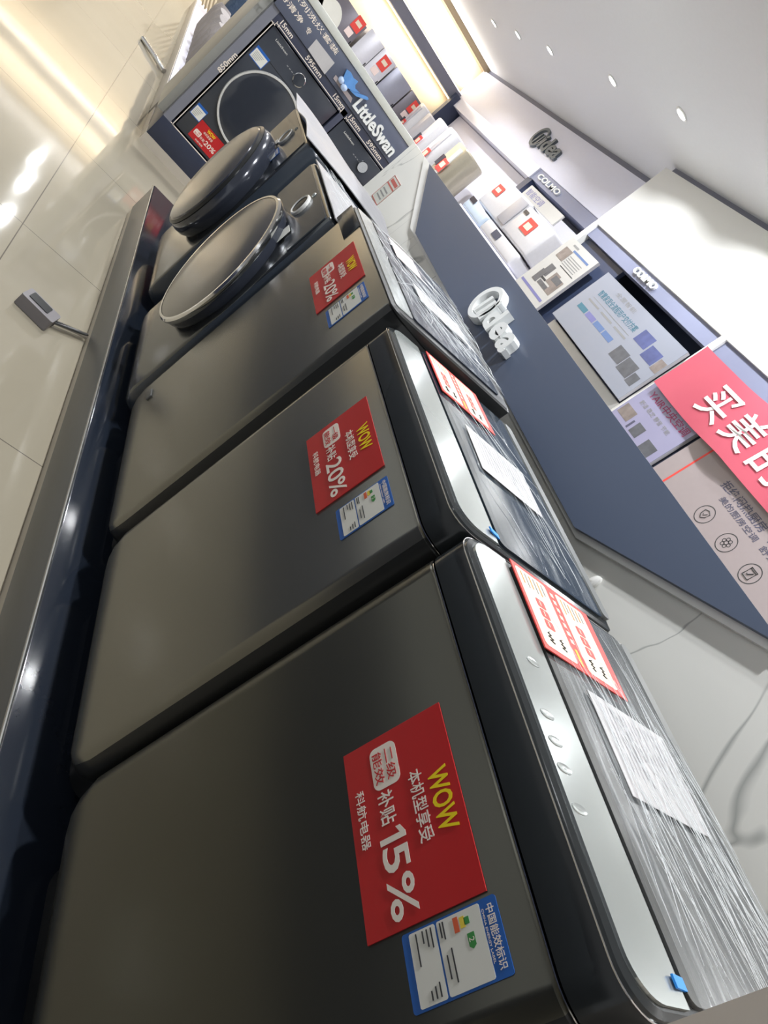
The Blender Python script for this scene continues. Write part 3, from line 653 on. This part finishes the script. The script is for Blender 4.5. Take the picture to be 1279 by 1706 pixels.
m = MB(); m.box(-11.0, -9.6, .58, 1.12, .146, .85, 'wrap_blue', .06, 3); tag(m.build('wrapped_appliance'), 'dark blue appliance wrapped in shiny plastic on the far plinth', 'appliance')
m = MB()
for q in range(7): m.tube([(-12.2+.02*q, .55+.05*q, .16), (-12.15+.08*q, .35+.04*q, .5+.03*q), (-12.1+.12*q, .2+.06*q, .62)], .012, 'straw', 6)
tag(m.build('dry_stems'), 'bundle of pale dry stems leaning at the far end of the plinth', 'stems')
# ------------------------------------------------------------------ white display cabinet with posters
def ac_cabinet():
    t = thing('display_cabinet', 'tall glossy white display cabinet with navy recesses behind the marble wall', 'display cabinet', (-3, 4, 0))
    MB().box(-6.41, 1.5, 3.6, 4.5, 2.275, 3.0, 'gloss_white', .004).build('header', t, label='glossy white header box')
    MB().box(-6.41, -6.335, 3.6, 4.5, 0, 2.275, 'gloss_white').build('post', t)
    MB().box(-4.115, -4.055, 3.6, 4.5, 0, 2.275, 'gloss_white').build('post', t)
    s1 = MB().box(-6.335, -4.115, 3.62, 3.70, 2.155, 2.275, 'slate').build('sign_strip', t)
    MB().box(-4.055, 1.5, 3.62, 3.70, 2.09, 2.275, 'slate').build('sign_strip', t)
    MB().box(-6.335, 1.5, 4.2, 4.3, 0, 2.275, 'navy').build('back_panel', t)
    MB().box(-6.333, -5.55, 3.66, 3.70, 0, 2.15, 'navy').build('side_panel', t)
    MB().box(-3.428, -3.39, 3.6, 4.2, 0, 2.088, 'navy_dark').build('divider', t)
    MB().box(-5.5, -4.12, 3.604, 4.15, 0, 1.49, 'poster_white', .01).build('counter', t, label='pale white counter block')
    m = MB(); m.text('COLMO', -5.40, -5.02, 2.185, 2.245, fr_front(0, 0, 3.62), 'letter_white', 0, .02, .03); m.build('sign_letters', s1, label='raised white letters')
ac_cabinet()
def poster(name, x0, x1, z0, z1, y, m, label, th=.03):
    t = thing(name, label, 'poster', ((x0+x1)/2, y, z0)); f = fr_front(0, 0, y)
    MB().poly([(x0, z0), (x1, z0), (x1, z1), (x0, z1)], f, .004, m, -.004).build('face', t)
    MB().box(x0, x1, y+.004, y+th, z0, z1, 'unit_grey').build('board', t)
    return t, f
t, f = poster('info_board', -6.355, -5.735, 1.25, 2.045, 3.56, 'poster_white', 'white information board with small grey photos beside the navy recess')
p = MB()
p.rect(-6.33, -5.78, 1.47, 1.495, f, 'violet_print', .0005)
for i, (a, b, c, d, m_) in enumerate(((-6.20, -6.08, 1.64, 1.76, 'photo_dark'), (-6.20, -6.02, 1.61, 1.63, 'ink'), (-6.02, -5.90, 1.62, 1.74, 'photo_brown'), (-6.10, -5.84, 1.56, 1.60, 'photo_dark'), (-5.9, -5.79, 1.56, 1.72, 'photo_brown'), (-6.28, -6.12, 1.83, 1.95, 'photo_brown'), (-6.22, -6.12, 1.55, 1.68, 'photo_dark'), (-5.98, -5.82, 1.66, 1.72, 'photo_dark'))): p.rect(a, b, c, d, f, m_, .0005+.0003*i)
for i in range(5): p.rect(-6.10, -5.82, 1.82+.022*i, 1.828+.022*i, f, 'ink_grey', .0005)
p.rect(-6.14, -5.80, 1.955, 1.975, f, 'blue_print', .0005); p.rect(-6.08, -5.78, 1.795, 1.803, f, 'ink', .0005); p.rect(-6.22, -6.10, 1.99, 2.01, f, 'ink_grey', .0005)
p.build('poster_print', t)
t, f = poster('lit_poster', -5.53, -4.125, 1.50, 2.045, 3.565, 'poster_grey', 'pale blue grey poster with four buttons and photos inside the navy recess')
p = MB()
p.text('智慧家居全流程用户交付方案', -5.36, -4.66, 1.865, 1.925, f, 'teal_print', .0006, .0005, .01)
p.rect(-5.36, -4.66, 1.83, 1.834, f, 'ink_grey', .0005)
for i in range(3): p.rect(-5.38+.26*i, -5.17+.26*i, 1.79, 1.805, f, 'ink_grey', .0005)
for i, m_ in enumerate(('teal_print', 'violet_print', 'blue_print', 'blue_print')): p.rect(-5.40+.172*i, -5.245+.172*i, 1.69, 1.735, f, m_, .0005)
for i in range(2): p.text('全屋智能', -5.2+.02*i, -4.85, 1.96, 2.0, f, 'ink_grey', .0006+.0006*i, .0003) if i == 0 else None
for a, b, c, d, m_ in ((-4.60, -4.42, 1.84, 1.95, 'photo_blue'), (-4.40, -4.23, 1.80, 1.91, 'photo_blue'), (-4.22, -4.13, 1.79, 1.89, 'photo_brown'), (-4.62, -4.45, 1.64, 1.75, 'photo_dark'), (-4.44, -4.27, 1.62, 1.74, 'photo_dark'), (-4.26, -4.17, 1.61, 1.70, 'photo_dark')): p.rect(a, b, c, d, f, m_, .0005)
p.build('poster_print', t)
t, f = poster('info_board', -4.05, -3.435, 1.15, 2.085, 3.565, 'poster_lilac', 'lilac information board lettered YAIR beside the red banner')
p = MB(); p.text('YAIR中央空调', -3.98, -3.47, 1.665, 1.73, f, 'magenta_print', .0006, .0005, .01); p.build('headline_print', t); p = MB(); p.text('舒适 稳定 静音 节能', -3.97, -3.56, 1.595, 1.63, f, 'ink_grey', .0006, .0005)
p.build('subline_print', t); p = MB(); p.rect(-4.03, -3.88, 1.45, 1.54, f, 'photo_brown', .0005); p.rect(-3.80, -3.70, 1.43, 1.52, f, 'photo_dark', .0005); p.rect(-3.62, -3.49, 1.40, 1.50, f, 'photo_dark', .0005); p.rect(-3.85, -3.83, 1.43, 1.5, f, 'dark_print', .0005)
p.build('poster_print', t)
t, f = poster('info_board', -3.385, -.2, 1.0, 2.085, 3.565, 'poster_beige', 'wide pinkish beige information board with round line icons under the red banner')
p = MB(); p.rect(-3.25, -3.235, 1.0, 2.1, f, 'card_red', .0005)
p.text('拒绝闷热厨房', -2.985, -2.56, 1.655, 1.715, f, 'dark_print', .0006, .0005, .01); p.text('畅享清凉', -2.50, -2.2, 1.655, 1.715, f, 'dark_print', .0006, .0005, .01)
p.text('美的厨房空调', -2.90, -2.53, 1.60, 1.64, f, 'dark_print', .0006, .0005, .005); p.text('舒适烹饪', -2.48, -2.2, 1.60, 1.64, f, 'dark_print', .0006, .0005, .005)
for i, cx in enumerate((-2.858, -2.614, -2.371)):
    def ring(cx, cz, r, w): 
        N = 32; a = [f(cx+r*math.cos(6.2832*q/N), cz+r*math.sin(6.2832*q/N), .0008) for q in range(N)]; b = [f(cx+(r-w)*math.cos(6.2832*q/N), cz+(r-w)*math.sin(6.2832*q/N), .0008) for q in range(N)]
        p.add(a+b, [(q, (q+1) % N, N+(q+1) % N, N+q) for q in range(N)], 'ink')
    ring(cx, 1.492, .062, .005)
    if i == 0: p.tube([f(cx+a, 1.492+b, .001) for a, b in ((-.026, .02), (0, .032), (.026, .02), (.022, -.012), (0, -.03), (-.022, -.012), (-.026, .02))], .0025, 'ink', 5); p.tube([f(cx+a, 1.492+b, .001) for a, b in ((-.012, 0), (-.002, -.01), (.014, .012))], .0025, 'ink', 5)
    if i == 1:
        for q in range(6): ring(cx+.022*math.cos(q*1.0472), 1.492+.022*math.sin(q*1.0472), .012, .004)
        ring(cx, 1.492, .014, .004)
    if i == 2: p.tube([f(cx+a, 1.492+b, .001) for a, b in ((-.025, -.03), (.025, -.03), (.025, .03), (-.025, .03), (-.025, -.03))], .003, 'ink', 5); p.tube([f(cx+a, 1.492+b, .001) for a, b in ((-.012, -.01), (-.004, -.014), (.014, .012))], .004, 'ink', 5); p.rect(cx-.025, cx+.025, 1.51, 1.515, f, 'ink', .001)
    p.text(('健康安心洁净', '离子净化除菌', '智能烘干速洗')[i], cx-.07, cx+.07, 1.385, 1.41, f, 'ink', .0006, .0004)
p.build('poster_print', t)
# red banner
def banner():
    x0, x1, z0, z1 = -4.03, -1.4, 1.75, 2.15; n, q = 60, 6
    yy = lambda u, v: 3.525+.012*math.sin(14*u+2*v)*(1-v*.6)+.006*math.sin(31*u+1)
    t = thing('banner', 'bright red fabric banner with bold white characters hung across the cabinet', 'banner', ((x0+x1)/2, 3.56, z0))
    P = lambda u, v: (x0+(x1-x0)*u, yy(u, v), z0+(z1-z0)*v-.012*math.sin(math.pi*min(1, u*3)))
    vs = [P(i/n, j/q) for j in range(q+1) for i in range(n+1)]; k = len(vs); vs += [(a, b+.003, c) for a, b, c in vs]; w = n+1; fs = []
    for j in range(q):
        for i in range(n): a = j*w+i; fs += [(a, a+1, a+w+1, a+w), (k+a+w, k+a+w+1, k+a+1, k+a)]
    MB().add(vs, fs, 'banner_red', True).build('cloth', t)
    f = lambda a, b, s_: (a, yy((a-x0)/(x1-x0), (b-z0)/(z1-z0))-.002-s_, b)
    p = MB()
    for c, cx in (('买', -3.50), ('美', -3.19), ('的', -2.88), ('空', -2.57), ('调', -2.26)): p.text(c, cx-.125, cx+.125, 1.825, 2.06, f, 'letter_white', .003, .001, .012)
    p.build('banner_print', t)
banner()
# ------------------------------------------------------------------ far bay with the white fascia
def fascia():
    t = thing('fascia_sign', 'long white fascia board with raised silver logo letters under the ceiling', 'sign', (-10, 4.2, 2.27))
    MB().box(-13.45, -6.41, 4.05, 4.5, 2.44, 2.99, 'wall_white', .003).build('fascia_board', t)
    MB().box(-13.2, -9.06, 4.04, 4.3, 2.27, 2.437, 'silver_white').build('light_box', t)
    d = MB().box(-9.05, -6.41, 4.06, 4.3, 2.285, 2.437, 'slate').build('sign_strip', t)
    f = fr_front(0, 0, 4.05); D = .035
    m = MB(); cx, cz, N = -9.76, 2.70, 40
    o_ = [(cx+.165*math.cos(6.2832*i/N), cz+.15*math.sin(6.2832*i/N)) for i in range(N)]; i_ = [(cx+.012+.128*math.cos(6.2832*i/N), cz+.116*math.sin(6.2832*i/N)) for i in range(N)]
    m.loft([[f(x, y, 0) for x, y in o_], [f(x, y, D) for x, y in o_], [f(x, y, D) for x, y in i_], [f(x, y, 0) for x, y in i_]], 'letter_grey', False, False)
    for a in (-9.80, -9.71): m.poly([(a, 2.59), (a+.035, 2.59), (a+.06, 2.76), (a+.025, 2.76)], f, D, 'letter_grey')
    m.text('idea', -9.60, -8.96, 2.585, 2.80, f, 'letter_grey', 0, D, .03)
    m.build('logo_letters', t, label='raised silver grey logo letters')
    m = MB(); m.text('COLMO', -8.92, -8.2, 2.33, 2.40, fr_front(0, 0, 4.06), 'letter_white', 0, .02, .02); m.build('strip_letters', d)
fascia()
tag(MB().box(-13.25, -13.1, 3.95, 4.5, 0, 2.42, 'navy').build('partition_panel'), 'narrow navy partition panel at the far end of the white bay', 'partition')
tag(MB().box(-9.12, -8.98, 4.06, 4.5, 0, 2.28, 'navy').build('partition_panel'), 'narrow navy partition panel below the grey sign strip', 'partition')
tag(MB().box(-13.05, -9.13, 4.22, 4.28, 0, 2.262, 'wall_white').build('wall_board'), 'wide white wall board behind the tall floor standing air conditioners', 'board')
tag(MB().box(-8.97, -6.45, 4.12, 4.2, 0, 2.2, 'wall_white').build('wall_board'), 'blank white wall board behind the floor standing units', 'board')
# floor standing air conditioners
def ac_unit(x, y, w, d, h, m, label, screen=True, tagred=True, rnd_=.4, stripe=None, tz=1.5, base=None):
    t = thing('air_conditioner', label, 'air conditioner', (x, y, 0), 'floor standing air conditioners behind the half wall')
    r = min(w, d)*rnd_
    MB().loft([[(a, b, z) for a, b in rr2(x-w/2+i_, x+w/2-i_, y-d/2+i_, y+d/2-i_, r)] for z, i_ in ((0, .01), (.02, 0), (h-.02, 0), (h, .015))], m).build('body', t)
    f = fr_front(x-w/2, 0, y-d/2)
    if stripe: MB().box(x+w*.08, x+w*.30, y-d/2-.012, y-d/2+.02, .15, h-.06, stripe, .008).build('air_outlet', t)
    if screen: MB().rrect(w*.2, w*.42, tz, tz+.16, .01, f, 'screen_dark', .004, .012).build('display_window', t)
    if tagred:
        p = MB(); p.rrect(w*.45, w*.85, tz-.04, tz+.14, .006, f, 'card_red', .012, .004); p.rect(w*.52, w*.78, tz+.02, tz+.10, f, 'card_cream', .017, .002); p.build('price_tag', t, label='red price tag')
ac_unit(-12.66, 3.75, .42, .35, 1.88, 'unit_white', 'white floor standing air conditioner, farthest one by the end wall', stripe='unit_grey', tz=1.38)
ac_unit(-12.2, 3.8, .40, .35, 1.86, 'unit_grey', 'grey floor standing air conditioner next to the farthest white one', screen=False, tagred=False)
ac_unit(-11.65, 3.8, .45, .35, 1.93, 'unit_white', 'white floor standing air conditioner with a red tag near the end of the half wall', stripe='silver_white', screen=True, tz=1.42)
ac_unit(-11.0, 3.8, .5, .35, 1.95, 'unit_white', 'wide plain white floor standing air conditioner left of the champagne one', stripe='unit_grey', screen=False, tz=1.4)
ac_unit(-10.15, 3.8, .62, .4, 1.90, 'unit_champagne', 'champagne coloured floor standing air conditioner with dark display window', stripe='poster_white', tz=1.48)
def carton(x0, x1, y0, y1, z0, z1, m, label, extra=None):
    t = thing('appliance_carton', label, 'box', ((x0+x1)/2, (y0+y1)/2, z0), 'boxes and wall units in the white bay')
    MB().box(x0, x1, y0, y1, z0, z1, m, .03, 3).build('body', t)
    if extra: extra(t, fr_front(0, 0, y0))
def stand(x0, x1, y0, y1, z1, label): tag(MB().box(x0, x1, y0, y1, 0, z1, 'wall_white', .004).build('display_stand'), label, 'stand')
stand(-8.95, -6.9, 3.7, 4.1, 1.44, 'long white display stand under the wall units in the white bay')
def e_a(t, f):
    p = MB(); p.rrect(-8.72, -8.5, 1.80, 1.93, .01, f, 'card_red', .004, .003); p.rect(-8.68, -8.54, 1.84, 1.89, f, 'card_cream', .008, .002); p.build('price_tag', t)
    MB().box(-8.05, -7.8, 3.715, 3.735, 1.66, 2.0, 'unit_grey', .01).build('grille', t)
carton(-8.80, -7.78, 3.74, 4.08, 1.62, 2.03, 'unit_white', 'large white wall unit with a red tag on the white display stand', e_a)
def e_b(t, f):
    MB().rect(-8.86, -8.66, 1.55, 1.61, f, 'screen_dark', .004, .003).build('screen', t)
carton(-8.9, -8.15, 3.70, 4.0, 1.442, 1.60, 'unit_blue', 'pale blue slim box with a dark window on the white display stand', e_b)
def e_c(t, f):
    p = MB(); p.rrect(-7.5, -7.25, 1.76, 1.92, .01, f, 'card_red', .004, .003); p.rect(-7.45, -7.3, 1.80, 1.87, f, 'card_cream', .008, .002); p.build('price_tag', t)
    MB().rect(-7.72, -7.6, 1.90, 1.94, f, 'screen_dark', .004, .003).build('screen', t)
carton(-7.75, -6.95, 3.72, 4.06, 1.62, 2.0, 'unit_white', 'white wall unit with a red tag beside the white information board', e_c)
def e_d(t, f): MB().rect(-7.75, -7.55, 1.50, 1.58, f, 'navy', .004, .003).build('screen', t)
carton(-8.1, -7.0, 3.70, 4.0, 1.442, 1.60, 'unit_white', 'white slim box with a navy window on the white display stand', e_d)
t = MB().box(-8.25, -7.2, 3.78, 3.80, 2.031, 2.17, 'poster_white').build('header_card'); tag(t, 'small white card with blue lettering above the white wall unit', 'card')
p = MB(); f = fr_front(0, 0, 3.78); p.text('智能空调', -8.2, -7.7, 2.06, 2.14, f, 'violet_print', .0006, .0008); p.build('card_print', t)
# fridges along the end wall
def fridge(y0, y1, h, m, split, label, tagy=None):
    X = -12.9; t = thing('refrigerator', label, 'refrigerator', (X-.3, (y0+y1)/2, 0), 'refrigerators along the end wall')
    MB().box(X-.62, X-.05, y0+.01, y1-.01, 0, h-.01, m, .01).build('body', t)
    e = [y0]+split+[y1]
    for a, b in zip(e, e[1:]):
        d = MB().box(X-.048, X, a+.004, b-.004, .06, h, m, .008).build('door', t); MB().box(X, X+.006, b-.03, b-.015, .7, 1.5, 'side_dark').build('handle', d)
    if tagy:
        p = MB(); g = fr_right(0, 0, X); p.rrect(tagy, tagy+.16, 1.62, 1.82, .008, g, 'card_red', .004, .003); p.rect(tagy+.03, tagy+.13, 1.70, 1.76, g, 'card_cream', .008, .002); p.rrect(tagy, tagy+.12, 1.5, 1.6, .006, g, 'paper_pink', .004, .003); p.build('price_tag', t, label='red price tag')
    return t
fridge(2.32, 2.95, 1.86, 'fridge_light', [2.64], 'pale silver double door refrigerator on the far wall, left of the grey ones', 2.72)
fridge(2.96, 3.36, 1.86, 'fridge_grey', [], 'blue grey single door refrigerator on the far wall', None)
fridge(3.37, 3.9, 1.86, 'fridge_dark', [], 'dark grey refrigerator with a pink tag on the far wall', 3.52)
t = fridge(1.25, 2.28, 1.80, 'fridge_dark', [1.6], 'dark refrigerator with a white curved graphic, partly cut by the frame edge', 2.08)
p = MB(); g = fr_right(0, 0, -12.9)
p.poly([(1.30+.36*math.cos(a), 1.36+.30*math.sin(a)) for a in [math.pi*q/20 for q in range(21)]], g, .002, 'label_white', .004)
p.poly([(1.78+.22*math.cos(a), 1.40+.26*math.sin(a)) for a in [math.pi*q/20 for q in range(21)]], g, .002, 'label_white', .004); p.build('graphic', t)
